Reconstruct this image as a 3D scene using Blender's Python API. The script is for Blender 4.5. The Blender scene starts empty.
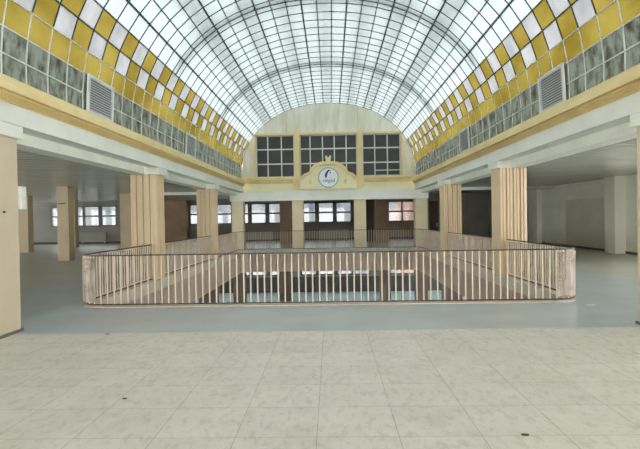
import bpy, bmesh, math, random
from mathutils import Matrix, Vector
random.seed(7)
S = bpy.context.scene
COL = S.collection

# ------------------------------------------------------------------ helpers
class MB:
    """collects shapes, then links them as ONE mesh object"""
    def __init__(s): s.v = []; s.f = []; s.m = []
    def poly(s, pts, mi=0):
        n = len(s.v); s.v += [tuple(p) for p in pts]; s.f.append(tuple(range(n, n+len(pts)))); s.m.append(mi)
    def box(s, x0, x1, y0, y1, z0, z1, mi=0):
        n = len(s.v)
        s.v += [(x0,y0,z0),(x1,y0,z0),(x1,y1,z0),(x0,y1,z0),(x0,y0,z1),(x1,y0,z1),(x1,y1,z1),(x0,y1,z1)]
        for q in ((3,2,1,0),(4,5,6,7),(0,1,5,4),(1,2,6,5),(2,3,7,6),(3,0,4,7)):
            s.f.append(tuple(n+i for i in q)); s.m.append(mi)
    def bar(s, a, b, w, h, up=(0,0,1), mi=0):
        a = Vector(a); b = Vector(b); d = (b-a).normalized(); up = Vector(up)
        r = d.cross(up)
        if r.length < 1e-4: r = d.cross(Vector((1,0,0)))
        r.normalize(); u = r.cross(d).normalized()
        n = len(s.v)
        for p in (a, b):
            for i, j in ((-1,-1),(1,-1),(1,1),(-1,1)):
                s.v.append(tuple(p + r*(i*w/2) + u*(j*h/2)))
        for q in ((3,2,1,0),(4,5,6,7),(0,1,5,4),(1,2,6,5),(2,3,7,6),(3,0,4,7)):
            s.f.append(tuple(n+i for i in q)); s.m.append(mi)
    def prism(s, prof, axis, a, b, mi=0):
        """prof: closed 2D outline; extruded along axis from a to b. axis y: (x,z); axis x: (y,z); axis z: (x,y)"""
        def P(p, t):
            if axis == 'y': return (p[0], t, p[1])
            if axis == 'x': return (t, p[0], p[1])
            return (p[0], p[1], t)
        n = len(s.v); k = len(prof)
        s.v += [P(p, a) for p in prof] + [P(p, b) for p in prof]
        for i in range(k):
            j = (i+1) % k
            s.f.append((n+i, n+j, n+k+j, n+k+i)); s.m.append(mi)
        s.f.append(tuple(n+i for i in reversed(range(k)))); s.m.append(mi)
        s.f.append(tuple(n+k+i for i in range(k))); s.m.append(mi)
    def sweep(s, path, w, h, mi=0):
        """rectangular section swept along a level path of (x,y,z)"""
        n = len(s.v); k = len(path)
        for i, p in enumerate(path):
            p = Vector(p)
            d = (Vector(path[min(i+1,k-1)]) - Vector(path[max(i-1,0)])); d.z = 0; d.normalize()
            r = Vector((d.y, -d.x, 0))
            for a, c in ((-1,-1),(1,-1),(1,1),(-1,1)):
                s.v.append((p.x+r.x*a*w/2, p.y+r.y*a*w/2, p.z+c*h/2))
        for i in range(k-1):
            for q in range(4):
                t = (q+1) % 4
                s.f.append((n+4*i+q, n+4*i+t, n+4*i+4+t, n+4*i+4+q)); s.m.append(mi)
        s.f.append((n+3,n+2,n+1,n)); s.m.append(mi)
        e = n+4*(k-1); s.f.append((e,e+1,e+2,e+3)); s.m.append(mi)
    def disc(s, c, r, y0, y1, seg=40, mi=0):
        s.prism([(c[0]+r*math.cos(2*math.pi*i/seg), c[1]+r*math.sin(2*math.pi*i/seg)) for i in range(seg)], 'y', y0, y1, mi)
    def build(s, name, mats, parent=None, bevel=0, fix=True):
        me = bpy.data.meshes.new(name); me.from_pydata(s.v, [], s.f)
        if not isinstance(mats, (list, tuple)): mats = [mats]
        for m in mats: me.materials.append(m)
        me.polygons.foreach_set('material_index', s.m)
        if fix:
            bm = bmesh.new(); bm.from_mesh(me); bmesh.ops.recalc_face_normals(bm, faces=bm.faces); bm.to_mesh(me); bm.free()
        me.update()
        o = bpy.data.objects.new(name, me); COL.objects.link(o)
        if parent is not None: o.parent = parent; o.matrix_parent_inverse = parent_inv(parent)
        if bevel:
            b = o.modifiers.new('bevel', 'BEVEL'); b.width = bevel; b.segments = 2; b.limit_method = 'ANGLE'
        return o
def world_loc(o):
    v = Vector(o.location)
    while o.parent: o = o.parent; v += Vector(o.location)
    return v
def parent_inv(p):   # every parent here is only translated, so children can be built in world coordinates
    return Matrix.Translation(-world_loc(p)) if p.type == 'EMPTY' else Matrix.Identity(4)
def empty(name, loc):
    o = bpy.data.objects.new(name, None); COL.objects.link(o); o.location = loc; o.empty_display_size = .2
    return o
def tag(o, label, cat, group=None):
    o['label'] = label; o['category'] = cat
    if group: o['group'] = group
    return o
def struct(o, label, cat):
    o['kind'] = 'structure'; o['label'] = label; o['category'] = cat
    return o
def copy_thing(root, delta, label):
    """copy of a thing (an Empty) with copies of its parts and their sub-parts"""
    r = root.copy(); COL.objects.link(r); r.location = Vector(root.location)+Vector(delta); r['label'] = label
    for ch in root.children:
        c = ch.copy(); COL.objects.link(c); c.parent = r
        for g in ch.children:
            d = g.copy(); COL.objects.link(d); d.parent = c
    return r

# ------------------------------------------------------------------ materials
def srgb(r, g, b):
    f = lambda c: (c/255/12.92 if c/255 <= .04045 else ((c/255+.055)/1.055)**2.4)
    return (f(r), f(g), f(b), 1)
def base_mat(name):
    m = bpy.data.materials.new(name); m.use_nodes = True
    nt = m.node_tree; p = nt.nodes['Principled BSDF']
    return m, nt, p
def N(nt, t, **k):
    n = nt.nodes.new(t)
    for a, b in k.items(): setattr(n, a, b)
    return n
def noise_col(nt, a, b, scale, detail=4, lo=.35, hi=.65, stretch=None, rough=.6):
    tc = N(nt, 'ShaderNodeTexCoord'); mp = N(nt, 'ShaderNodeMapping')
    if stretch: mp.inputs['Scale'].default_value = stretch
    nt.links.new(tc.outputs['Object'], mp.inputs['Vector'])
    nz = N(nt, 'ShaderNodeTexNoise'); nz.inputs['Scale'].default_value = scale; nz.inputs['Detail'].default_value = detail
    nz.inputs['Roughness'].default_value = rough
    nt.links.new(mp.outputs['Vector'], nz.inputs['Vector'])
    rp = N(nt, 'ShaderNodeValToRGB'); rp.color_ramp.elements[0].position = lo; rp.color_ramp.elements[1].position = hi
    rp.color_ramp.elements[0].color = a; rp.color_ramp.elements[1].color = b
    nt.links.new(nz.outputs['Fac'], rp.inputs['Fac'])
    return rp.outputs['Color'], nz
def plain(name, c, rough=.6, c2=None, scale=2.5, metal=0, stretch=None, bump=0, spec=.5):
    m, nt, p = base_mat(name)
    c = srgb(*c); c2 = srgb(*c2) if c2 else tuple(x*.9 for x in c[:3])+(1,)
    out, nz = noise_col(nt, c2, c, scale, stretch=stretch)
    nt.links.new(out, p.inputs['Base Color'])
    p.inputs['Roughness'].default_value = rough; p.inputs['Metallic'].default_value = metal
    p.inputs['Specular IOR Level'].default_value = spec
    if bump:
        b = N(nt, 'ShaderNodeBump'); b.inputs['Strength'].default_value = bump; b.inputs['Distance'].default_value = .02
        nt.links.new(nz.outputs['Fac'], b.inputs['Height']); nt.links.new(b.outputs['Normal'], p.inputs['Normal'])
    return m
def math_n(nt, op, a, b=None):
    n = N(nt, 'ShaderNodeMath', operation=op)
    for i, v in enumerate((a, b)):
        if v is None: continue
        if isinstance(v, (int, float)): n.inputs[i].default_value = v
        else: nt.links.new(v, n.inputs[i])
    return n.outputs[0]
def mix_c(nt, fac, a, b):
    n = N(nt, 'ShaderNodeMix', data_type='RGBA')
    for k, v in ((0, fac), (6, a), (7, b)):
        if isinstance(v, (int, float, tuple)): n.inputs[k].default_value = v
        else: nt.links.new(v, n.inputs[k])
    return n.outputs[2]

# tiled hall floor: 0.62 m stone tiles with faint joints
def tile_mat():
    m, nt, p = base_mat('stone_tiles')
    out, nz = noise_col(nt, srgb(207,200,188), srgb(219,212,202), 2.2, 6, .3, .7)
    tc = N(nt, 'ShaderNodeTexCoord'); sp = N(nt, 'ShaderNodeSeparateXYZ'); nt.links.new(tc.outputs['Object'], sp.inputs[0])
    lines = None
    for ax, off in (('X', .03), ('Y', .46)):
        t = math_n(nt, 'MODULO', math_n(nt, 'ADD', sp.outputs[ax], 62+off), .62)
        t = math_n(nt, 'LESS_THAN', t, .007)
        lines = t if lines is None else math_n(nt, 'MAXIMUM', lines, t)
    # every tile a slightly different tone
    fl = N(nt, 'ShaderNodeVectorMath', operation='FLOOR'); sc = N(nt, 'ShaderNodeVectorMath', operation='MULTIPLY_ADD')
    sc.inputs[1].default_value = (1/.62, 1/.62, 0); sc.inputs[2].default_value = (.03/.62, .46/.62, 0)
    nt.links.new(tc.outputs['Object'], sc.inputs[0]); nt.links.new(sc.outputs[0], fl.inputs[0])
    wn = N(nt, 'ShaderNodeTexWhiteNoise', noise_dimensions='2D'); nt.links.new(fl.outputs[0], wn.inputs['Vector'])
    hs = N(nt, 'ShaderNodeHueSaturation'); nt.links.new(out, hs.inputs['Color'])
    nt.links.new(math_n(nt, 'ADD', math_n(nt, 'MULTIPLY', wn.outputs['Value'], .05), .97), hs.inputs['Value'])
    fine, nz2 = noise_col(nt, srgb(178,176,158), srgb(255,255,255), 14, 5, .38, .5, (1,.45,1), .75)
    mu = N(nt, 'ShaderNodeMix', data_type='RGBA', blend_type='MULTIPLY'); mu.inputs[0].default_value = .28
    nt.links.new(hs.outputs[0], mu.inputs[6]); nt.links.new(fine, mu.inputs[7])
    stain, nz3 = noise_col(nt, srgb(168,166,146), srgb(255,255,255), .9, 6, .28, .42, (1,1,1), .7)
    m2 = N(nt, 'ShaderNodeMix', data_type='RGBA', blend_type='MULTIPLY'); m2.inputs[0].default_value = .3
    nt.links.new(mu.outputs[2], m2.inputs[6]); nt.links.new(stain, m2.inputs[7])
    c = mix_c(nt, math_n(nt, 'MULTIPLY', lines, .5), m2.outputs[2], srgb(120,118,104))
    nt.links.new(c, p.inputs['Base Color']); p.inputs['Roughness'].default_value = .55; p.inputs['Specular IOR Level'].default_value = .3
    return m
def grey_floor_mat():
    m, nt, p = base_mat('grey_painted_floor')
    a, nz = noise_col(nt, srgb(172,178,180), srgb(186,192,194), 1.1, 5, .3, .7)
    b, nz2 = noise_col(nt, srgb(180,179,166), srgb(196,195,181), .8, 5, .3, .7)
    tc = N(nt, 'ShaderNodeTexCoord'); sp = N(nt, 'ShaderNodeSeparateXYZ'); nt.links.new(tc.outputs['Object'], sp.inputs[0])
    far = math_n(nt, 'GREATER_THAN', math_n(nt, 'ABSOLUTE', sp.outputs['X']), 7.6)
    c = mix_c(nt, far, a, b)
    nt.links.new(c, p.inputs['Base Color']); p.inputs['Roughness'].default_value = .3; p.inputs['Specular IOR Level'].default_value = .5
    return m
def ceiling_mat():
    m, nt, p = base_mat('strip_ceiling')
    a, nz = noise_col(nt, srgb(206,207,199), srgb(222,223,215), .9, 3)
    tc = N(nt, 'ShaderNodeTexCoord'); sp = N(nt, 'ShaderNodeSeparateXYZ'); nt.links.new(tc.outputs['Object'], sp.inputs[0])
    t = math_n(nt, 'MODULO', math_n(nt, 'ADD', sp.outputs['Y'], 60), .4)
    l = math_n(nt, 'LESS_THAN', t, .05)
    c = mix_c(nt, l, a, srgb(84,83,77))
    nt.links.new(c, p.inputs['Base Color']); p.inputs['Roughness'].default_value = .27; p.inputs['Metallic'].default_value = .15
    return m
def skylight_mat(name, c, c2, scale, gloss=.08, rough=.35, density=.9, stretch=None, lo=.35, hi=.65):
    m, nt, p = base_mat(name); nt.nodes.remove(p)
    out = nt.nodes['Material Output']
    col, nz = noise_col(nt, srgb(*c2), srgb(*c), scale, 5, lo, hi, stretch)
    tr = N(nt, 'ShaderNodeBsdfTranslucent'); nt.links.new(col, tr.inputs['Color'])
    di = N(nt, 'ShaderNodeBsdfDiffuse'); nt.links.new(col, di.inputs['Color'])
    gl = N(nt, 'ShaderNodeBsdfGlossy'); gl.inputs['Roughness'].default_value = rough; nt.links.new(col, gl.inputs['Color'])
    m1 = N(nt, 'ShaderNodeMixShader'); m1.inputs[0].default_value = density
    nt.links.new(di.outputs[0], m1.inputs[1]); nt.links.new(tr.outputs[0], m1.inputs[2])
    m2 = N(nt, 'ShaderNodeMixShader'); m2.inputs[0].default_value = gloss
    nt.links.new(m1.outputs[0], m2.inputs[1]); nt.links.new(gl.outputs[0], m2.inputs[2])
    nt.links.new(m2.outputs[0], out.inputs['Surface'])
    return m
def pane_mat(name, tint, fac=.08):
    m, nt, p = base_mat(name); nt.nodes.remove(p); out = nt.nodes['Material Output']
    t = N(nt, 'ShaderNodeBsdfTransparent'); t.inputs[0].default_value = tint
    g = N(nt, 'ShaderNodeBsdfGlossy'); g.inputs['Roughness'].default_value = .05
    mx = N(nt, 'ShaderNodeMixShader'); mx.inputs[0].default_value = fac
    nt.links.new(t.outputs[0], mx.inputs[1]); nt.links.new(g.outputs[0], mx.inputs[2]); nt.links.new(mx.outputs[0], out.inputs['Surface'])
    return m
def acrylic_mat():
    m, nt, p = base_mat('dirty_acrylic')
    col, nz = noise_col(nt, srgb(150,124,108), srgb(238,226,218), 3.0, 6, .32, .62, (4,4,.4), .65)
    nt.links.new(col, p.inputs['Base Color']); p.inputs['Roughness'].default_value = .3
    tc = N(nt, 'ShaderNodeTexCoord'); nz2 = N(nt, 'ShaderNodeTexNoise'); nz2.inputs['Scale'].default_value = 1.7; nz2.inputs['Detail'].default_value = 4
    nt.links.new(tc.outputs['Object'], nz2.inputs['Vector'])
    mr = N(nt, 'ShaderNodeMapRange'); mr.inputs[1].default_value = .35; mr.inputs[2].default_value = .65; mr.inputs[3].default_value = .2; mr.inputs[4].default_value = .62
    nt.links.new(nz2.outputs['Fac'], mr.inputs[0])
    t = N(nt, 'ShaderNodeBsdfTransparent'); t.inputs[0].default_value = (.95,.93,.9,1)
    mx = N(nt, 'ShaderNodeMixShader'); nt.links.new(mr.outputs[0], mx.inputs[0])
    nt.links.new(t.outputs[0], mx.inputs[1]); nt.links.new(p.outputs[0], mx.inputs[2])
    nt.links.new(mx.outputs[0], nt.nodes['Material Output'].inputs['Surface'])
    return m
def facade_mat(name, wall, glass, px, pz):
    m, nt, p = base_mat(name)
    col, nz = noise_col(nt, srgb(*[int(x*.93) for x in wall]), srgb(*wall), .5)
    nt.links.new(col, p.inputs['Base Color']); p.inputs['Roughness'].default_value = .8
    return m

M = {}
M['tile'] = tile_mat(); M['greyfloor'] = grey_floor_mat(); M['stripceil'] = ceiling_mat()
M['sky_clear'] = skylight_mat('frosted_skylight_glass', (103,111,111), (95,103,103), 3, .05)
M['sky_silver'] = skylight_mat('silvery_white_glass', (100,102,103), (82,84,86), 1.6, .12, .3, .8)
M['sky_gold'] = skylight_mat('gold_yellow_glass', (97,87,40), (74,63,20), .9, .16, .3, .65, (1,.6,1))
M['sky_grey'] = skylight_mat('grey_weathered_glass', (122,130,122), (64,62,50), 5.5, .08, .35, .12, (1,1,.55), .36, .58)
M['iron'] = plain('dark_iron_glazing_bar', (66,70,68), .5)
M['lightbar'] = plain('pale_grey_glazing_bar', (226,228,224), .5)
M['ochre'] = plain('yellow_cornice_paint', (244,222,170), .55, (233,208,150), 1.2)
M['ochredark'] = plain('ochre_moulding_paint', (222,194,132), .55, (204,172,106), 1.5)
M['cream'] = plain('cream_plaster', (248,240,202), .7, (238,229,190), 1.3)
M['white'] = plain('grey_white_paint', (238,238,230), .6, (226,226,217), 1.0)
M['endwall'] = plain('stained_cream_wall', (250,246,232), .75, (222,216,196), .9, stretch=(2.2,1,.5))
M['pleat'] = plain('pleated_beige_cladding', (215,191,157), .5, (206,181,146), .6)
M['plaincol'] = plain('cream_beige_cladding', (234,217,182), .55, (224,206,170), .9)
M['pinkcol'] = plain('smooth_beige_column_paint', (210,194,170), .55, (201,184,158), .8)
M['tan'] = plain('tan_column_paint', (216,196,164), .55, (204,184,152), .8)
M['brown'] = plain('brown_board', (166,136,110), .6, (148,120,96), 1.0)
M['darkbrown'] = plain('dark_brown_board', (82,60,48), .6, (66,48,38), 1.0)
M['lowcol'] = plain('brown_lower_column', (122,102,84), .5, (106,88,72), 1.0)
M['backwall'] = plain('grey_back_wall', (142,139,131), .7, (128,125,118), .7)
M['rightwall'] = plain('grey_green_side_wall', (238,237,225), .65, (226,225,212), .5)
M['darkwall'] = plain('dark_grey_partition', (150,146,136), .65, (134,131,122), .8)
M['dark'] = plain('black_paint', (30,30,29), .5)
M['frame'] = plain('dark_window_frame', (104,100,94), .5)
M['bluefloor'] = plain('pale_turquoise_floor', (198,222,226), .22, (186,212,216), .8)
M['picket'] = plain('beige_picket_paint', (222,203,184), .5, (210,189,169), 3)
M['handrail'] = plain('dark_brown_handrail', (44,36,32), .4)
M['curb'] = plain('beige_stone_edge', (210,192,174), .6, (192,173,154), 9)
M['speckle'] = plain('speckled_stone_band', (206,200,182), .6, (150,144,128), 26)
M['rib'] = plain('ribbed_beige_fascia', (192,168,152), .6, (178,153,137), 1.2)
M['acrylic'] = acrylic_mat()
M['pane'] = pane_mat('window_glass', (.95,.97,.98,1))
M['hazypane'] = pane_mat('hazy_window_glass', (.6,.62,.63,1))
M['darkpane'] = plain('grimy_dark_glass', (58,58,53), .4, (42,42,38), 2.2)
M['radiator'] = plain('grey_radiator_enamel', (150,148,138), .45)
M['boxwhite'] = plain('off_white_plastic', (222,224,216), .45)
M['emblem'] = plain('blue_white_enamel', (242,245,248), .4, (234,238,242), 2)
M['emblemrim'] = plain('grey_enamel_rim', (176,182,176), .4)
M['ink'] = plain('dark_blue_enamel', (34,44,60), .4)
M['ink2'] = plain('grey_blue_lettering', (92,100,116), .4)
M['slat'] = plain('grey_vent_slat', (196,198,202), .45)
M['bgwin'] = plain('pale_blue_window_panes', (86,94,106), .4)
M['steel'] = plain('roof_steel', (170,174,176), .5)

# ------------------------------------------------------------------ layout (metres, camera near the origin)
W = 4.66; CS = .74; CD = .72; Y0 = 7.08; BAY = 6.9864
YE = 28.0            # end wall plane
YB = 39.0            # window wall
XL, XR, YF = -26.0, 12.2, -9.0
RY0, RY1, RX = 9.82, 27.6, 4.84
ZC = 3.2

# ------------------------------------------------------------------ floors
mb = MB()
mb.box(-5.0, 5.0, YF, 7.58, -.4, 0, 0)
mb.box(XL, -5.0, YF, YB, -.4, 0, 1); mb.box(5.0, XR, YF, YB, -.4, 0, 1)
mb.box(-5.0, 5.0, 7.58, RY0-.02, -.4, 0, 1); mb.box(-5.0, 5.0, RY1+.02, YB, -.4, 0, 1)
FX = RX+.02
mb.box(-5.0, -FX, RY0-.02, RY1+.02, -.4, 0, 1); mb.box(FX, 5.0, RY0-.02, RY1+.02, -.4, 0, 1)
for sx in (-1, 1):
    for yc, sy in ((RY0, -1), (RY1, 1)):
        cx_, cy_ = sx*(RX-.5), yc-sy*.5
        pts = [(cx_+sx*.52*math.cos(math.pi/2*i/8), cy_+sy*.52*math.sin(math.pi/2*i/8)) for i in range(9)]
        for p, q in zip(pts, pts[1:]): mb.prism([(sx*FX, yc+sy*.02), p, q], 'z', -.4, 0, 1)
struct(mb.build('floor', [M['tile'], M['greyfloor']]), 'pale stone tile floor of the hall and grey painted floor round the light well', 'floor')
mb = MB(); mb.box(-16, XR, 8.0, YB, -4.2, -3.9)
struct(mb.build('floor_lower', M['bluefloor']), 'pale turquoise floor of the storey below, seen through the light well', 'floor')
mb = MB()
mb.box(XL, -5.3, YF, YB, ZC, ZC+.2); mb.box(5.3, XR, YF, YB, ZC, ZC+.2); mb.box(-5.3, 5.3, YE+.5, YB, ZC, ZC+.2)
struct(mb.build('ceiling', M['stripceil']), 'low grey strip ceiling over the aisles and far gallery', 'ceiling')
# shallow cross beams under the aisle ceilings
for n, (x0, x1, y, lab) in enumerate(((-11,-5.3,28.1,'pale ceiling beam across the left aisle'),(5.3,12.2,28.1,'pale ceiling beam across the right aisle'))):
    mb = MB(); mb.box(x0, x1, y, y+.5, 3.05, ZC)
    struct(mb.build('trim_%d' % (40+n), M['stripceil']), lab, 'beam')

# ------------------------------------------------------------------ window wall at the back, both storeys
PITCH = 1.34; PW = 1.03
def groups():
    g = []
    g.append([-21.17, -19.83, -18.62, -17.3])
    g.append([-10.55+.02])
    g.append([-8.5, -7.2, -5.88, -4.56])
    g.append([-2.13, -.79, .54, 1.88])
    g.append([4.36, 5.5])
    return g
LAB = ['left aisle window with four tall panes beyond the tan column', 'narrow window seen just left of the second left column',
       'far gallery window left of the brown column', 'far gallery window behind the middle columns', 'far gallery window with pinkish view at the right']
wn = 1
wall = MB()
def wall_level(z0, sill, head, z1, tagtxt):
    global wn
    gs = groups(); xs = []
    for gi, g in enumerate(gs):
        a, b = g[0]-.1, g[-1]+PW+.1
        xs.append((a, b))
        fr = MB()
        fr.box(a, b, YB-.02, YB+.1, sill-.02, sill+.08); fr.box(a, b, YB-.02, YB+.1, head-.08, head+.02)
        tz = (sill+head)/2+.0
        for i, x in enumerate(g):
            l = a if i == 0 else (g[i-1]+PW)
            fr.box(l, x, YB-.02, YB+.1, sill, head)
        fr.box(g[-1]+PW, b, YB-.02, YB+.1, sill, head)
        fr.box(a, b, YB-.01, YB+.09, tz-.06, tz+.06)
        fo = struct(fr.build('window_%d' % wn, M['frame']), LAB[gi]+tagtxt, 'window')
        gl = MB(); gl.box(a+.02, b-.02, YB+.03, YB+.045, sill+.02, head-.02)
        gl.build('glazing', M['hazypane'] if z0 > -1 else M['pane'], fo)
        wn += 1
    cur = XL
    for a, b in xs+[(XR+.3, None)]:
        wall.box(cur, a, YB, YB+.3, sill, head) if a > cur else None
        cur = b
    wall.box(XL, XR+.3, YB, YB+.3, z0, sill); wall.box(XL, XR+.3, YB, YB+.3, head, z1)
wall_level(-.4, 1.32, 2.86, ZC+.3, '')
wall_level(-4.2, -2.62, -1.0, -.4, ', storey below')
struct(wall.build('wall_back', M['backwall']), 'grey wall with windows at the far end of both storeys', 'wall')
mb = MB()
mb.box(XL, XR, YB-.06, YB, 0, .16)
struct(mb.build('baseboard_back', M['dark']), 'black baseboard along the far window wall', 'baseboard')
mb = MB(); mb.box(-16, XR, YB-.05, YB-.0, -3.9, -2.75)
struct(mb.build('trim_50', plain('dark_dado', (84,82,78), .6)), 'dark grey dado under the windows of the storey below', 'trim')
mb = MB(); mb.box(2.72, 12.0, YB-.05, YB, .16, 1.28); mb.box(2.72, 4.2, YB-.06, YB, .16, ZC)
struct(mb.build('trim_51', M['brown']), 'brown board lining under the right gallery windows', 'trim')
mb = MB(); mb.box(-9.0, 2.7, YB-.04, YB, .16, 1.26)
struct(mb.build('trim_54', plain('brownish_grey_dado', (124,112,102), .6)), 'brownish grey dado under the middle gallery windows', 'trim')
mb = MB(); mb.box(-13.6, -10.72, YB-.5, YB, 0, ZC)
struct(mb.build('trim_52', M['brown']), 'brown boarded pier between the two left columns', 'trim')
mb = MB(); mb.box(2.5, 3.02, 35.25, 35.35, 0, ZC-.2)
tag(mb.build('brown_board', M['darkbrown']), 'dark brown board leaning by the brown gallery column at right', 'board')
# other walls
def window_wall(axis, c0, c1, a, b, z0, z1, wins, sill, head):
    """one wall slab with real openings; axis y: runs along Y between x=c0..c1; axis x: runs along X"""
    mb = MB()
    def bx(p, q, lo, hi):
        if q-p < 1e-6: return
        if axis == 'y': mb.box(c0, c1, p, q, lo, hi)
        else: mb.box(p, q, c0, c1, lo, hi)
    bx(a, b, z0, sill); bx(a, b, head, z1)
    cur = a
    for p, q in wins: bx(cur, p, sill, head); cur = q
    bx(cur, b, sill, head)
    return mb
def added_window(axis, c, p, q, sill, head, label, nx=2, nz=2):  # frame and glass for the openings added out of view to let light in
    global wn
    fr = MB(); gl = MB()
    def bx(m, p0, q0, lo, hi, t):
        if axis == 'y': m.box(c-t, c+t, p0, q0, lo, hi)
        else: m.box(p0, q0, c-t, c+t, lo, hi)
    for i in range(nx+1):
        x = p+(q-p)*i/nx; bx(fr, max(p, x-.04), min(q, x+.04), sill, head, .05)
    for i in range(nz+1):
        z = sill+(head-sill)*i/nz; bx(fr, p, q, max(sill, z-.04), min(head, z+.04), .045)
    fo = struct(fr.build('window_%d' % wn, M['frame']), label, 'window'); wn += 1
    bx(gl, p+.02, q-.02, sill+.02, head-.02, .006); gl.build('glazing', M['pane'], fo)
lw = [(-8+5.2*i, -8+5.2*i+4.2) for i in range(9)]  # window openings added out of view to bring daylight into the left aisle
struct(window_wall('y', XL-.3, XL, YF, YB, -.4, ZC+.3, lw, .7, 3.0).build('wall_left', M['backwall']), 'grey wall with added unseen windows at the far side of the left aisle', 'wall')
for i, (p, q) in enumerate(lw): added_window('y', XL-.15, p, q, .7, 3.0, 'added unseen window %d from the front in the left aisle wall' % (i+1), 3)
rw = [(-8.2,-3.4), (-2.8,2.0), (2.6,7.4), (8.0,15.6)]  # unseen openings, added to brighten the right aisle wall and ceiling
mb = window_wall('y', XR, XR+.3, YF, YB, -.4, ZC+.3, rw, .7, 3.0)
for i, (p, q) in enumerate(rw): added_window('y', XR+.15, p, q, .7, 3.0, 'added unseen window %d from the front in the right aisle wall' % (i+1), 3)
mb.box(XR-.45, XR, 21.5, 22.3, 0, ZC);
mb.box(XR-.3, XR, 29.9, 31.2, 0, ZC)
mb.box(XR-.05, XR, 22.3, 29.9, 2.95, ZC)
struct(mb.build('wall_right', M['rightwall']), 'grey green wall with shallow piers along the right aisle', 'wall')
mb = MB(); mb.box(XR-.012, XR, 22.32, 26.9, .12, 2.38)
struct(mb.build('trim_53', plain('darker_dado_paint', (220,217,201), .65, (208,205,188), .7)), 'darker painted lower field on the right aisle wall', 'trim')
mb = MB(); mb.box(XR-.03, XR, 19, 21.5, 0, .1); mb.box(XR-.03, XR, 22.3, 29.9, 0, .1)
struct(mb.build('baseboard_right', M['frame']), 'dark baseboard along the right aisle wall', 'baseboard')
fw = [(-25.5+5.1*i, -25.5+5.1*i+4.4) for i in range(4)]+[(5.6,11.6)]  # openings behind the camera, added as a source of frontal daylight
mb = window_wall('x', YF-.3, YF, XL, -4.75, -.4, ZC+.3, fw[:4], .3, 3.0)
m2 = window_wall('x', YF-.3, YF, 4.75, XR, -.4, ZC+.3, fw[4:], .3, 3.0)
m3 = window_wall('x', YF-.3, YF, -4.75, 4.75, -.4, 8.2, [(-4.4,4.4)], .3, 7.0)  # tall opening added to light the hall from behind the camera
for m in (m2, m3):
    n = len(mb.v); mb.v += m.v; mb.f += [tuple(n+i for i in f) for f in m.f]; mb.m += m.m
struct(mb.build('wall_front', M['endwall']), 'unseen front wall with added glazing behind the viewer', 'wall')
for i, (p, q) in enumerate(fw): added_window('x', YF-.15, p, q, .3, 3.0, 'added unseen window %d from the left behind the viewer' % (i+1), 3)
added_window('x', YF-.15, -4.4, 4.4, .3, 7.0, 'tall added glazing at the hall end behind the viewer', 6, 5)
# partition at the end of the right aisle, with a framed doorway
mb = MB(); mb.box(6.65, 9.3, 35.0, 35.2, 0, ZC); mb.box(10.72, XR, 35.0, 35.2, 0, ZC); mb.box(9.3, 10.72, 35.0, 35.2, 3.02, ZC)
struct(mb.build('wall_partition', M['darkwall']), 'dark grey partition closing the right aisle behind the columns', 'wall')
mb = MB(); mb.box(9.22, 9.34, 34.93, 35.0, 0, 3.1); mb.box(10.68, 10.8, 34.93, 35.0, 0, 3.1); mb.box(9.22, 10.8, 34.93, 35.0, 3.0, 3.1)
d = struct(mb.build('door_1', M['backwall']), 'dark double door with grey frame at the end of the right aisle', 'door')
mb = MB(); mb.box(9.34, 10.0, 35.06, 35.1, 0, 3.0); mb.box(10.02, 10.68, 35.06, 35.1, 0, 3.0); mb.build('door_leaf', M['darkwall'], d)
mb = MB(); mb.box(6.72, 7.3, 34.94, 35.0, 0, 2.7)
d = struct(mb.build('door_2', M['darkbrown']), 'narrow dark brown door beside the far right corner column', 'door')
mb = MB(); mb.box(7.18, 7.24, 34.9, 34.94, 1.0, 1.2); mb.build('door_handle', M['slat'], d)
mb = MB(); mb.prism([(31.4,0),(31.75,0),(32.05,2.75),(31.95,2.75)], 'x', 11.2, 12.1)
tag(mb.build('leaning_board', M['dark']), 'black board leaning at the far end of the right aisle wall', 'board')
# lower storey enclosure
lo = [(9+5*i, 13.4+5*i) for i in range(6)]  # side openings added so more daylight reaches the lower floor
struct(window_wall('y', -16.3, -16, 8, YB, -4.2, -.4, lo, -3.6, -.8).build('wall_lower_left', M['backwall']), 'left wall of the storey below', 'wall')
struct(window_wall('y', XR, XR+.3, 8, YB, -4.2, -.4, lo, -3.6, -.8).build('wall_lower_right', M['backwall']), 'right wall of the storey below', 'wall')
for i, (p, q) in enumerate(lo):
    added_window('y', -16.15, p, q, -3.6, -.8, 'added lower storey window %d from the front on the left' % (i+1), 3)
    added_window('y', XR+.15, p, q, -3.6, -.8, 'added lower storey window %d from the front on the right' % (i+1), 3)
mb = MB(); mb.box(-16, XR, 7.8, 8.0, -4.2, -.4)
struct(mb.build('wall_lower_front', M['darkwall']), 'dark near wall of the storey below', 'wall')

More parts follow.
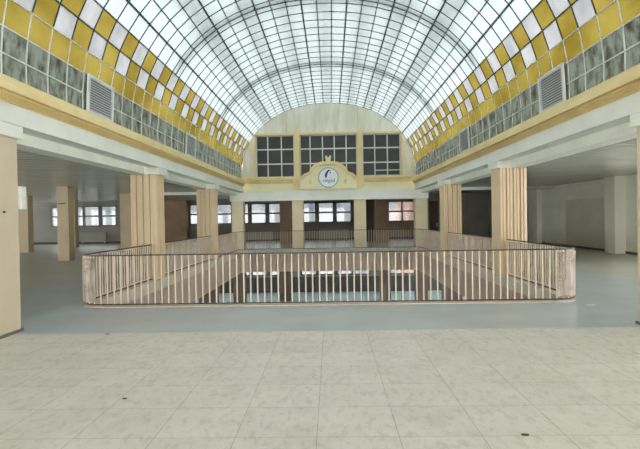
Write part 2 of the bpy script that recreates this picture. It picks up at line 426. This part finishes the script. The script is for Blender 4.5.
# ------------------------------------------------------------------ light well edge: stone nosing, ribbed fascia
def rib_outline(a, b, d0, d1, step=.11):
    pts = []; t = a
    while t < b-1e-6:
        e = min(t+step, b)
        pts += [(t, d1), (t+(e-t)*.62, d1), (t+(e-t)*.66, d0), (t+(e-t)*.97, d0)]
        t = e
    return pts
def fascia(n, axis, a, b, c, sgn, label):
    """axis y: along Y at X=c; axis x: along X at Y=c; sgn = direction away from the opening"""
    mb = MB()
    o = rib_outline(a, b, c+sgn*.05, c+sgn*.02)
    back = c+sgn*.16
    if axis == 'y': prof = [(p[1], p[0]) for p in o]+[(back, b), (back, a)]
    else: prof = [(p[0], p[1]) for p in o]+[(b, back), (a, back)]
    mb.prism(prof, 'z', -1.15, -.22, 0)
    lo, hi = sorted((c-sgn*.01, c+sgn*(.22 if axis == 'y' else .26)))
    if axis == 'y': mb.box(lo, hi, a, b, -.24, .045, 1)
    else: mb.box(a, b, lo, hi, -.24, .045 if sgn > 0 else .004, 1)
    struct(mb.build('trim_%d' % n, [M['rib'], M['speckle'] if axis == 'x' and sgn > 0 else M['curb']]), label, 'fascia')
fascia(1, 'y', RY0+.5, RY1-.5, -4.64, -1, 'ribbed beige fascia with stone nosing on the left side of the light well')
fascia(2, 'y', RY0+.5, RY1-.5, 4.64, 1, 'ribbed beige fascia with stone nosing on the right side of the light well')
fascia(3, 'x', -4.34, 4.34, 27.38, 1, 'ribbed beige fascia with speckled nosing on the far side of the light well')
fascia(4, 'x', -4.34, 4.34, 10.06, -1, 'ribbed beige fascia on the near side of the light well')

# ------------------------------------------------------------------ columns
def zig(x0, x1, y0, y1, n=4, d=.06):
    """plan of a pleated square column: on each side n broad facets folded in and out"""
    pts = []
    def side(ax, ay, bx, by, nx, ny):
        for i in range(n):
            for t, q in ((.04, 1), (.13, 0), (.5, .5), (.57, 0), (.87, .35), (.96, 1)):
                t = (i+t)/n
                if (i == 0 and q == 1 and t < .1): continue
                if (i == n-1 and t > .95): continue
                x = ax+(bx-ax)*t; y = ay+(by-ay)*t
                pts.append((x+nx*d*q, y+ny*d*q))
    side(x0, y0, x1, y0, 0, 1); side(x1, y0, x1, y1, -1, 0); side(x1, y1, x0, y1, 0, -1); side(x0, y1, x0, y0, 1, 0)
    return pts
def column(x0, x1, y0, y1, z0, z1, mat, label, group, pleated=False, capital=None, base=None, edge=0):
    t = tag(empty('column', ((x0+x1)/2, (y0+y1)/2, z0)), label, 'column', group)
    mb = MB()
    if pleated: mb.prism(zig(x0, x1, y0, y1), 'z', z0, z1)
    else: mb.box(x0, x1, y0, y1, z0, z1)
    mb.build('shaft', mat, t, bevel=0 if pleated else .012)
    if capital:
        mb = MB(); mb.box(*capital); mb.build('capital', M['white'], t, bevel=.01)
    if base:
        mb = MB(); mb.box(x0-.025, x1+.025, y0-.025, y1+.025, z0, z0+base); mb.build('plinth', M['frame'], t)
    return t
names = {(-1,0):'smooth beige column at the left edge of the hall', (1,0):'smooth beige column at the right edge of the hall',
         (-1,1):'pleated beige column, nearer of two on the left of the light well', (1,1):'pleated beige column, nearer of two on the right of the light well',
         (-1,2):'pleated beige column, farther of two on the left of the light well', (1,2):'pleated beige column, farther of two on the right of the light well'}
for s in (-1, 1):
    for k in range(3):
        xa, xb = sorted((s*W, s*(W+CS))); y = Y0+k*BAY
        ca, cb = sorted((s*(W-.07), s*(W+.34)))
        t = column(xa, xb, y, y+CD, 0, 2.93, M['pleat'] if k else M['pinkcol'], names[(s,k)], 'columns beside the hall', bool(k),
                   (ca, cb, y-.05, y+CD+.05, 2.93, 3.12), .04 if k == 0 else None)
        if k == 0 and s < 0:
            mb = MB(); mb.box(-W, -W+.02, 7.42, 7.45, 1.8, 1.83); h = mb.build('hook', M['dark'], t); h['label'] = 'small dark wall hook'
        if k:
            column(xa+.02, xb-.02, y, y+CD, -3.9, -.4, M['lowcol'], 'brown lower column under the %s pleated column on the %s' % (('nearer','farther')[k-1], ('left','right')[s > 0]), 'columns of the storey below')
for x0, x1, lab in ((-5.3,-4.66,'flat cream column at the left far corner of the light well'),(-2.0,-1.4,'flat cream column left of centre under the end wall'),
                    (1.37,2.0,'flat cream column right of centre under the end wall'),(4.66,5.32,'flat cream column at the right far corner of the light well')):
    column(x0, x1, 28.03, 28.65, 0, 2.75, M['plaincol'], lab, 'flat columns under the end wall')
for x0, x1, y, lab in ((-11.62,-11.12,21.9,'tan column standing free in the left aisle, in front of the window'),
                       (-11.66,-10.9,28.6,'brownish column showing just left of the nearer left pleated column'),
                       (-17.55,-16.85,28.6,'tan column at the far left, right of the white box'),
                       (-17.55,-16.95,34.1,'tan column half hidden behind the free standing tan column')):
    t = column(x0, x1, y, y+.5, 0, ZC, M['tan'], lab, 'columns in the left aisle')
    if y < 22:
        mb = MB(); mb.box(-11.57, -11.25, 21.89, 21.9, 2.44, 2.475); h = mb.build('slot', M['dark'], t); h['label'] = 'dark slot near the top'
for x0, x1, lab in ((-3.36,-2.54,'brown column before the gallery windows, left of centre'),(3.1,4.0,'brown column before the gallery windows, right of centre')):
    column(x0, x1, 34.8, 35.5, 0, ZC, M['brown'], lab, 'brown gallery columns')
for x0, x1, y, lab in ((-3.45,-2.62,34.8,'dark brown lower column seen left of centre through the railing'),(3.32,4.06,34.8,'dark brown lower column seen right of centre through the railing'),
                    (-5.3,-4.66,28.1,'brown lower column at the left far corner of the light well'),(4.66,5.3,28.1,'brown lower column at the right far corner of the light well')):
    t = column(x0, x1, y, y+.6, -3.9, -.4, M['lowcol'], lab, 'columns of the storey below')

# ------------------------------------------------------------------ beams, fascia and cornice along the hall
for s, side in ((-1,'left'), (1,'right')):
    X = lambda v: s*v
    def bx(mb, a, b, *r):
        lo, hi = sorted((X(a), X(b))); mb.box(lo, hi, *r)
    mb = MB(); bx(mb, 4.96, 5.35, YF, 28.6, 2.94, 3.4)
    struct(mb.build('trim_%d' % (10 if s < 0 else 11), M['white']), 'white beam over the %s columns' % side, 'beam')
    mb = MB(); bx(mb, 4.6, 4.92, YF, 27.9, 3.12, 3.42); bx(mb, 4.58, 4.62, YF, 27.9, 3.12, 3.15)
    struct(mb.build('trim_%d' % (12 if s < 0 else 13), M['white']), 'grey white frieze board along the %s side' % side, 'frieze')
    prof = [(4.9,3.42),(4.57,3.42),(4.57,3.45),(4.545,3.45),(4.545,3.475),(4.52,3.475),(4.52,3.5),(4.495,3.5),(4.495,3.525),(4.53,3.53),(4.53,3.55),(4.45,3.555),(4.45,3.66),(4.47,3.73),(4.53,3.78),(4.9,3.79)]
    mb = MB()
    mb.prism([(X(a), b) for a, b in prof], 'y', YF, 27.8)
    # moulding band in a deeper ochre
    mb2 = MB(); mb2.prism([(X(a), b) for a, b in [(4.57,3.425),(4.562,3.425),(4.562,3.445),(4.54,3.455),(4.537,3.47),(4.515,3.48),(4.512,3.495),(4.49,3.505),(4.49,3.522),(4.525,3.532),(4.6,3.532)]], 'y', YF, 27.75)
    c = struct(mb.build('trim_%d' % (14 if s < 0 else 15), M['ochre']), 'yellow moulded cornice under the %s side of the vault' % side, 'cornice')
    mb2.build('moulding', M['ochredark'], c)
# far side: beam, frieze, sill moulding
mb = MB(); mb.box(-5.35, 5.35, 27.86, 28.55, 2.64, 3.17)
struct(mb.build('trim_20', M['white']), 'white beam over the far columns', 'beam')
mb = MB(); mb.box(-4.75, 4.75, 27.93, 28.4, 3.17, 3.56); mb.box(-4.75, 4.75, 27.89, 28.4, 3.17, 3.22)
struct(mb.build('trim_21', M['cream']), 'cream frieze under the end wall windows', 'frieze')
mb = MB(); mb.prism([(28.3,3.56),(27.9,3.56),(27.88,3.62),(27.84,3.64),(27.84,3.72),(27.78,3.75),(27.76,3.86),(27.8,3.9),(28.3,3.9)], 'x', -4.75, 4.75)
for x0, x1 in ((-1.9,-1.46),(1.46,1.92)): mb.box(x0, x1, 27.7, 28.2, 3.36, 3.88)
struct(mb.build('trim_22', M['ochre']), 'yellow sill cornice across the end wall', 'cornice')

# ------------------------------------------------------------------ end wall (lunette) and its three windows
VA, VZ, VBh, VN = 4.72, 4.0, 3.88, 2.15
def vtop(x):
    u = min(abs(x)/VA, 1); return VZ+VBh*(1-u**VN)**(1/VN)
WX = [(-3.9,-1.83), (-1.52,1.56), (1.85,3.9)]; WZ0, WZ1 = 3.9, 6.17
mb = MB()
xs = sorted(set([-VA+2*VA*i/96 for i in range(97)]+[a for w in WX for a in w]))
for a, b in zip(xs, xs[1:]):
    mid = (a+b)/2; inwin = any(w[0] < mid < w[1] for w in WX)
    z0 = WZ1 if inwin else 3.5
    ta, tb = vtop(a), vtop(b)
    for y in (YE, YE+.3):
        q = [(a,y,z0),(b,y,z0),(b,y,max(tb,z0)),(a,y,max(ta,z0))]; mb.poly(q)
for w in WX:
    for x in w: mb.poly([(x,YE,WZ0),(x,YE+.3,WZ0),(x,YE+.3,WZ1),(x,YE,WZ1)])
    mb.poly([(w[0],YE,WZ1),(w[1],YE,WZ1),(w[1],YE+.3,WZ1),(w[0],YE+.3,WZ1)])
ew = struct(mb.build('wall_end', M['endwall'], fix=False), 'stained cream end wall filling the arch of the vault', 'wall')
mb = MB()
for x, z1 in ((-2.24,7.4),(1.63,7.6)): mb.box(x-.012, x+.012, YE-.006, YE, WZ1+.12, z1)
mb.build('joint', M['ochredark'], ew)
mb = MB()
mb.box(-4.0, 4.0, YE-.07, YE+.02, WZ1, WZ1+.12)
for a, b in ((-1.83,-1.52),(1.56,1.85)): mb.box(a, b, YE-.12, YE+.05, 3.88, WZ1+.2)
for a, b in ((-4.0,-3.9),(3.9,4.0)): mb.box(a, b, YE-.07, YE+.05, 3.88, WZ1)
struct(mb.build('trim_23', M['ochre']), 'yellow pilasters and head band framing the end wall windows', 'trim')
VB_ = [[-3.27,-2.53],[-.97,-.3,.34,.98],[2.52,3.2]]
wl = ['three pane wide dark window left of the pediment in the end wall','five pane wide dark window behind the pediment in the end wall','three pane wide dark window right of the pediment in the end wall']
for i, w in enumerate(WX):
    mb = MB(); y0, y1 = YE+.05, YE+.13
    mb.box(w[0], w[1], y0, y1, WZ0, WZ0+.05); mb.box(w[0], w[1], y0, y1, WZ1-.05, WZ1)
    mb.box(w[0], w[0]+.05, y0, y1, WZ0, WZ1); mb.box(w[1]-.05, w[1], y0, y1, WZ0, WZ1)
    for x in VB_[i]: mb.box(x-.03, x+.03, y0, y1, WZ0, WZ1)
    for z in (4.63, 5.42): mb.box(w[0], w[1], y0+.005, y1-.005, z-.035, z+.035)
    if i == 2: mb.box(VB_[i][0], w[1], y0+.005, y1-.005, 4.18, 4.23)
    fo = struct(mb.build('window_%d' % wn, M['lightbar']), wl[i], 'window'); wn += 1
    mb = MB(); mb.box(w[0], w[1], YE+.09, YE+.1, WZ0, WZ1); mb.build('glazing', M['darkpane'], fo)

# ------------------------------------------------------------------ pediment with the round emblem
half = [(1.52,3.81),(1.33,4.03),(1.05,4.13),(.95,4.34),(.78,4.5),(.58,4.62),(.34,4.68)]
out = [(-x, z) for x, z in half]+[(x, z) for x, z in reversed(half)]
inn = [(-x*(.93), z-.15) for x, z in half]+[(x*.93, z-.15) for x, z in reversed(half)]
ped = tag(empty('pediment', (0, 27.72, 3.22)), 'cream curved pediment with yellow moulding at the middle of the end wall', 'pediment')
mb = MB(); mb.prism([(-1.5,3.22)]+[(x*1.0, z-.04) for x, z in out]+[(1.5,3.22)], 'y', 27.68, 27.95); mb.build('panel', M['cream'], ped)
mb = MB()
for i in range(len(out)-1):
    a, b, c, d = out[i], out[i+1], inn[i+1], inn[i]
    mb.prism([a, b, c, d], 'y', 27.58, 27.9)
mb.build('moulding', M['ochre'], ped)
mb = MB(); mb.box(-.13,.13,27.62,27.86,4.66,4.86); mb.box(-.16,.16,27.6,27.88,4.86,4.91); mb.box(-.15,-.06,27.64,27.84,4.91,5.0); mb.box(.06,.15,27.64,27.84,4.91,5.0)
f = mb.build('finial', M['cream'], ped); f['label'] = 'small crown shaped finial'
for x in (-.96, .92):
    mb = MB(); mb.disc((x,3.66), .085, 27.63, 27.69, 16); mb.disc((x,3.54), .055, 27.64, 27.69, 12); mb.build('rosette', M['ochre'], ped, bevel=.01)
em = tag(empty('round_emblem', (0, 27.64, 3.28)), 'round white emblem with dark symbol and lettering on the pediment', 'sign')
mb = MB(); mb.disc((0,3.82), .55, 27.64, 27.678, 48); mb.build('rim', M['emblemrim'], em)
mb = MB(); mb.disc((0,3.82), .49, 27.6, 27.65, 48); mb.build('disc', M['emblem'], em)
def curve_shape(pts, name, mat, parent, y=27.59):
    mb = MB(); mb.prism(pts, 'y', y, 27.605); return mb.build(name, mat, parent)
# slanting leaf stroke with a curling tip
L = [(-.17,3.83),(-.19,3.93),(-.16,4.04),(-.09,4.15),(.0,4.23),(.07,4.24),(.1,4.2),(.06,4.16),(.02,4.15),(-.03,4.06),(-.07,3.95),(-.09,3.84),(-.13,3.79)]
curve_shape(L, 'symbol', M['ink'], em)
curve_shape([(.07,4.12),(.12,4.13),(.14,4.06),(.11,4.01),(.09,4.06)], 'symbol', M['ink2'], em)
cu = bpy.data.curves.new('lettering', 'FONT'); cu.body = 'ciegad'; cu.size = .26; cu.align_x = 'CENTER'; cu.extrude = .006; cu.shear = .25
to = bpy.data.objects.new('lettering', cu); COL.objects.link(to)
bpy.context.view_layer.update()
me = bpy.data.meshes.new_from_object(to.evaluated_get(bpy.context.evaluated_depsgraph_get()))
bpy.data.objects.remove(to)
me.transform(Matrix.Translation((0.0,27.595,3.58)) @ Matrix.Rotation(math.pi/2, 4, 'X'))
me.materials.clear(); me.materials.append(M['ink2'])
to = bpy.data.objects.new('lettering', me); COL.objects.link(to); to.parent = em; to.matrix_parent_inverse = parent_inv(em)

# ------------------------------------------------------------------ the glazed vault
def arc_pts():
    P = [(4.72,3.79),(4.72,3.9)]
    for i in range(0, 1201):
        t = math.pi/2*i/1200
        x = VA*math.cos(t)**(2/VN) if i < 1200 else 0; z = VZ+VBh*math.sin(t)**(2/VN)
        P.append((x, z))
    return P
AP = arc_pts()
Ls = [0]
for a, b in zip(AP, AP[1:]): Ls.append(Ls[-1]+math.hypot(a[0]-b[0], a[1]-b[1]))
def at_len(s):
    for i in range(len(Ls)-1):
        if Ls[i+1] >= s:
            t = (s-Ls[i])/max(Ls[i+1]-Ls[i], 1e-9)
            return (AP[i][0]+(AP[i+1][0]-AP[i][0])*t, AP[i][1]+(AP[i+1][1]-AP[i][1])*t)
    return AP[-1]
TOT = Ls[-1]
def len_at_z(z):
    for i in range(len(AP)-1):
        if AP[i+1][1] >= z: return Ls[i+1]
def len_at_x(x):
    for i in range(len(AP)-1):
        if AP[i+1][0] <= x: return Ls[i+1]
low = [0]+[len_at_z(z) for z in (4.17,4.56,4.98,5.39,5.81)]
hv = [len_at_x(4.02), len_at_x(3.07), len_at_x(1.95), len_at_x(.66)]
nodes_s = list(low)
nodes_s.append(hv[0])
for a, b in zip(hv, hv[1:]):
    for k in (1, 2, 3): nodes_s.append(a+(b-a)*k/3)
nodes_s.append(len_at_x(.22))
half_nodes = [at_len(s) for s in nodes_s]                # index 0..16 (right side, bottom to top)
prof_nodes = [(-x, z) for x, z in half_nodes]+[(x, z) for x, z in reversed(half_nodes)]
NN = len(half_nodes); NP = len(prof_nodes)
heavy = {6, 9, 12, 15}
def idx_half(i): return i if i < NN else NP-1-i
PY = .625; YS = 7.54
rings = []
k = -26
while YS+k*PY < YE-.05: rings.append((k, YS+k*PY)); k += 1
rings.append((k, YE))
glass = MB()
def louver_at(k, h): return h in (0, 1) and (k in (4, 5, 15, 16, -7, -6, -18, -17))
for (k, ya), (k2, yb) in zip(rings, rings[1:]):
    for i in range(NP-1):
        h = min(idx_half(i), idx_half(i+1))
        if h in (0, 1): mi = 3
        elif h == 2: mi = 2
        elif h == 3: mi = 2 if k % 2 else 1
        elif h == 4: mi = 1 if k % 2 else 2
        else: mi = 0
        a, b = prof_nodes[i], prof_nodes[i+1]
        glass.poly([(a[0],ya,a[1]),(a[0],yb,a[1]),(b[0],yb,b[1]),(b[0],ya,b[1])], mi)
vault = struct(glass.build('ceiling_vault', [M['sky_clear'], M['sky_silver'], M['sky_gold'], M['sky_grey']], fix=False),
               'glazed barrel vault of frosted, gold, silvery and grey panes over the hall', 'skylight')
thin = MB(); thick = MB(); pale = MB()
for i, (x, z) in enumerate(prof_nodes):
    h = idx_half(i)
    a, b = prof_nodes[max(i-1,0)], prof_nodes[min(i+1,NP-1)]
    tx, tz = b[0]-a[0], b[1]-a[1]; nl = math.hypot(tx, tz); up = (-tz/nl, 0, tx/nl)
    if h in heavy: thick.bar((x,YF,z), (x,YE,z), .04, .06, up)
    elif h <= 3: pale.bar((x,YF,z), (x,YE,z), .022, .035, up)
    else: thin.bar((x,YF,z), (x,YE,z), .024, .035, up)
DBL = {11, 21, -10}
def ring(y, w, hgt, sel, low=0):
    for i in range(NP-1):
        h = min(idx_half(i), idx_half(i+1))
        if h < low: continue
        a, b = prof_nodes[i], prof_nodes[i+1]
        m = sel or (pale if h <= 2 else thin)
        nx, nz = (b[1]-a[1]), -(b[0]-a[0])
        m.bar((a[0],y,a[1]), (b[0],y,b[1]), w, hgt, (nx,0,nz))
for k, y in rings:
    if k in DBL:
        ring(y+.3, .02, .035, None, 5)
    ring(y, .022, .032, None)
thin.build('glazing_bars', M['iron'], vault); o = thick.build('main_ribs', M['iron'], vault); o = pale.build('lower_glazing_bars', M['lightbar'], vault)
# steelwork of the outer roof, above the frosted glass, seen as soft shadows
st = MB()
for s_ in (-1, 0, 1):
    for x in ((3.45, 2.35, 1.25) if s_ else (0,)):
        z = vtop(x)+.3
        st.box(s_*x-.11, s_*x+.11, YF, YE, z, z+.25)
for k in DBL:
    y = YS+k*PY+.27
    for i in range(5, NP-6):
        a, b = prof_nodes[i], prof_nodes[i+1]
        st.bar((a[0]*1.06,y,a[1]*1.06-.12), (b[0]*1.06,y,b[1]*1.06-.12), .22, .3, (b[1]-a[1],0,-(b[0]-a[0])))
struct(st.build('trim_30', M['steel']), 'steel purlins and arches lying above the frosted vault glass', 'steelwork')

# ventilation grilles set into the grey panes
def grille(s, k, label):
    ya, yb = YS+k*PY+.03, YS+(k+2)*PY-.03
    (xa, za), (xb, zb) = half_nodes[0], half_nodes[2]; xa -= .04; xb -= .05
    t = tag(empty('vent_grille', (s*xa, (ya+yb)/2, za)), label, 'vent', 'vent grilles in the vault sides')
    fr = MB()
    fr.bar((s*(xa-.03),ya,za+.04),(s*(xa-.03),yb,za+.04),.045,.07); fr.bar((s*(xb-.03),ya,zb-.03),(s*(xb-.03),yb,zb-.03),.045,.07)
    for y in (ya+.04, yb-.04): fr.bar((s*(xa-.03),y,za),(s*(xb-.03),y,zb),.06,.05)
    fr.build('frame', M['lightbar'], t)
    sl = MB(); n = 13
    for i in range(n):
        z = za+.1+(zb-za-.17)*i/(n-1); x = xa+(xb-xa)*(z-za)/(zb-za)
        sl.prism([(s*(x-.04), z-.016), (s*(x-.04), z+.012), (s*(x+.01), z+.034), (s*(x+.01), z+.016)], 'y', ya+.08, yb-.08)
    sl.build('slats', M['slat'], t)
    bk = MB(); bk.prism([(s*(xa+.012),za),(s*(xa+.02),za),(s*(xb+.02),zb),(s*(xb+.012),zb)], 'y', ya, yb); bk.build('backing', M['frame'], t)
for s, nm in ((-1,'left'), (1,'right')):
    grille(s, 4, 'white slatted vent grille, nearer of two on the %s side of the vault' % nm)
    grille(s, 15, 'white slatted vent grille, farther of two on the %s side of the vault' % nm)

# ------------------------------------------------------------------ railings round the light well
def arc(cx, cy, r, a0, a1, n=8):
    return [(cx+r*math.cos(math.radians(a0+(a1-a0)*i/n)), cy+r*math.sin(math.radians(a0+(a1-a0)*i/n))) for i in range(n+1)]
pick_me = None
def railing(path, label, panels, h=1.0, inward=None):
    """path: list of (x,y) points"""
    cx = sum(p[0] for p in path)/len(path); cy = sum(p[1] for p in path)/len(path)
    t = tag(empty('railing', (cx, cy, .045)), label, 'railing', 'railings round the light well')
    mb = MB(); mb.sweep([(x,y,h) for x, y in path], .045, .022); mb.build('handrail', M['handrail'], t)
    mb = MB(); mb.sweep([(x,y,.06) for x, y in path], .035, .022); mb.build('bottom_rail', M['handrail'], t)
    L = [0]
    for a, b in zip(path, path[1:]): L.append(L[-1]+math.hypot(a[0]-b[0], a[1]-b[1]))
    def at(s):
        for i in range(len(L)-1):
            if L[i+1] >= s-1e-9:
                q = (s-L[i])/(L[i+1]-L[i]); a, b = path[i], path[i+1]
                return a[0]+(b[0]-a[0])*q, a[1]+(b[1]-a[1])*q, math.atan2(b[1]-a[1], b[0]-a[0])
    n = int(round(L[-1]/.132))
    global pick_me
    for i in range(n+1):
        x, y, an = at(L[-1]*i/n)
        if pick_me is None:
            b = MB(); b.box(-.012,.012,-.007,.007,.047,h-.012); o = b.build('picket', M['picket']); pick_me = o.data
        else:
            o = bpy.data.objects.new('picket', pick_me); COL.objects.link(o)
        o.parent = t; o.location = (x-cx, y-cy, -.045); o.rotation_euler = (0, 0, an)
    for (s0, s1) in panels:
        m = max(2, int((s1-s0)/.12)); pp = []
        for i in range(m+1):
            x, y, an = at(s0+(s1-s0)*i/m)
            pp.append((x+math.sin(an)*panel_off, y-math.cos(an)*panel_off, .53))
        mb = MB(); mb.sweep(pp, .006, .84); o = mb.build('acrylic_panel', M['acrylic'], t); o['label'] = 'grimy brownish acrylic panel behind the pickets'
    return t
panel_off = .03
R = .5
front = arc(-RX+R, RY0+R, R, 180, 270)+arc(RX-R, RY0+R, R, 270, 360)
railing(front, 'near railing with long straight handrail across the front of the light well', [(.02,.7), (9.46,10.18)])
far = arc(RX-R, RY1-R, R, 0, 90)+arc(-RX+R, RY1-R, R, 90, 180)
railing(far, 'far railing across the gallery under the end wall', [])
for s, nm in ((-1,'left'), (1,'right')):
    for a, b, lab in ((RY0+R+.06, Y0+BAY-.01, 'side railing from the near corner to the first pleated column on the %s'),
                      (Y0+BAY+CD+.01, Y0+2*BAY-.01, 'side railing between the two pleated columns on the %s'),
                      (Y0+2*BAY+CD+.01, RY1-R-.06, 'side railing from the second pleated column to the far corner on the %s')):
        panel_off = .03*-s*-1
        railing([(s*RX, a), (s*RX, b)], lab % nm, [(.03, b-a-.03)])
    for a, b in ((0,0),): pass
# curb strip under the rounded corners and near edge
mb = MB(); mb.sweep([(x,y,.008) for x, y in front], .06, .02)
struct(mb.build('trim_5', M['curb']), 'narrow beige curb under the near railing', 'curb')
mb = MB()
for sx in (-1, 1):
    for yc, sy in ((RY0, -1), (RY1, 1)):
        cx_, cy_ = sx*(RX-.5), yc-sy*.5
        pts = [(cx_+sx*.5*math.cos(math.pi/2*i/8), cy_+sy*.5*math.sin(math.pi/2*i/8)) for i in range(9)]
        inner = (sx*4.58, yc-sy*.26)
        for p, q in zip(pts, pts[1:]): mb.prism([inner, p, q], 'z', -1.15, .03)
        mb.prism([inner, (sx*4.58, cy_), pts[0]], 'z', -1.15, .03); mb.prism([inner, pts[-1], (cx_, yc-sy*.26)], 'z', -1.15, .03)
struct(mb.build('trim_6', M['curb']), 'stone infill at the rounded corners of the light well', 'curb')

# ------------------------------------------------------------------ small things
t = tag(empty('junction_box', (-4.69, 7.93, 1.86)), 'white box fixed to the back of the smooth column at the left edge', 'electrical box')
mb = MB(); mb.box(-4.8, -4.61, 7.8, 7.93, 1.86, 2.21); mb.build('housing', M['boxwhite'], t, bevel=.008)
mb = MB(); mb.box(-4.612, -4.607, 7.85, 7.87, 2.0, 2.06); mb.build('latch', M['slat'], t)
def radiator(x0, x1, y, z0, z1, label):
    t = tag(empty('radiator', ((x0+x1)/2, y, z0)), label, 'radiator', 'radiators under the windows')
    mb = MB(); n = int((x1-x0)/.12)
    for i in range(n):
        x = x0+(x1-x0)*i/n; mb.box(x+.008, x+(x1-x0)/n-.008, y-.1, y+.02, z0+.12, z1)
    mb.box(x0, x1, y-.07, y, z0+.2, z0+.26); mb.box(x0, x1, y-.07, y, z1-.1, z1-.04)
    mb.build('body', M['radiator'], t)
    for x in (x0+.15, x1-.19):
        mb = MB(); mb.box(x, x+.04, y-.09, y, z0, z0+.12); mb.build('foot', M['radiator'], t)
radiator(-18.96, -16.93, YB-.09, 0, .85, 'grey radiator under the left aisle window')
radiator(-6.4, -4.3, YB-.09, 0, .75, 'grey radiator under the gallery window left of the brown column')
radiator(-.78, 1.4, YB-.12, 0, .8, 'grey radiator under the middle gallery window')
def scrap(x, y, s, label, mat, seed):
    r = random.Random(seed); mb = MB(); n = 7
    pts = [(x+s*(.6+.5*r.random())*math.cos(6.283*i/n), y+s*.6*(.6+.5*r.random())*math.sin(6.283*i/n)) for i in range(n)]
    mb.prism(pts, 'z', .0005, .008); tag(mb.build('debris_flake', mat), label, 'debris')
scrap(-1.84, 4.75, .03, 'small dark flake on the tiles at left of the foreground', M['dark'], 3)
scrap(1.54, 3.89, .035, 'small dark flake on the tiles at right of the foreground', M['darkbrown'], 4)
scrap(-3.2, 7.5, .03, 'small brown flake at the tile edge near the left column', M['darkbrown'], 5)
scrap(4.78, 9.47, .09, 'white chip on the grey floor by the right railing corner', M['boxwhite'], 6)

# ------------------------------------------------------------------ the street outside
mb = MB(); mb.box(-90, 90, YB+1, 140, -9, -8.5)
struct(mb.build('ground', plain('pale_paving', (110,110,107), .8)), 'pale street outside the windows', 'ground')
def building(x0, x1, y, z0, z1, wall, label, px=3.0, seed=1):
    t = tag(empty('building', ((x0+x1)/2, y+6, z0)), label, 'building', 'buildings across the street')
    mb = MB(); mb.box(x0, x1, y, y+12, z0, z1); mb.build('wall', wall, t)
    mb = MB(); mb.box(x0-.2, x1+.2, y-.3, y+12.2, z1, z1+.4); mb.build('cornice', M['bgwin'], t)
    n = int((x1-x0)/px); z = z0+1.5
    while z < z1-2.2:
        for i in range(n):
            x = x0+(i+.5)*(x1-x0)/n
            mb = MB(); mb.box(x-.6, x+.6, y-.05, y+.02, z, z+1.7); mb.box(x-.03, x+.03, y-.08, y-.04, z, z+1.7)
            o = mb.build('window', M['bgwin'], t)
        z += 3.3
building(-60, -24, 78, -8.5, 9, plain('white_render', (132,133,133), .8), 'white rendered building beyond the left aisle window', 4)
building(-23, 6.5, 80, -8.5, 8, plain('pale_grey_render', (128,129,130), .8), 'pale grey building beyond the middle gallery windows', 3.4)
building(7, 26, 76, -8.5, 10, plain('pinkish_brick', (132,102,94), .8, (118,86,80), 3), 'pinkish brick building beyond the right gallery window', 3.2)

# ------------------------------------------------------------------ light: an even overcast sky
w = bpy.data.worlds.new('World'); S.world = w; w.use_nodes = True
nt = w.node_tree; bg = nt.nodes['Background']
bg.inputs['Color'].default_value = (1.0, .99, .975, 1); bg.inputs['Strength'].default_value = 5.0
S.view_settings.view_transform = 'Standard'; S.view_settings.look = 'None'; S.view_settings.gamma = 1
S.view_settings.use_curve_mapping = False
S.view_settings.exposure = 0.97
S.cycles.max_bounces = 14; S.cycles.diffuse_bounces = 10; S.cycles.transmission_bounces = 6; S.cycles.transparent_max_bounces = 16
S.cycles.use_denoising = True

# ------------------------------------------------------------------ camera
cd = bpy.data.cameras.new('camera'); cam = bpy.data.objects.new('camera', cd); COL.objects.link(cam)
cd.sensor_width = 36; cd.lens = 517.27/640*36; cd.clip_end = 400
cam.matrix_world = Matrix.Translation((.1062, 0, 1.65)) @ Matrix.Rotation(.0216, 4, 'Z') @ Matrix.Rotation(math.pi/2-.0119, 4, 'X') @ Matrix.Rotation(-.016, 4, 'Z')
S.camera = cam
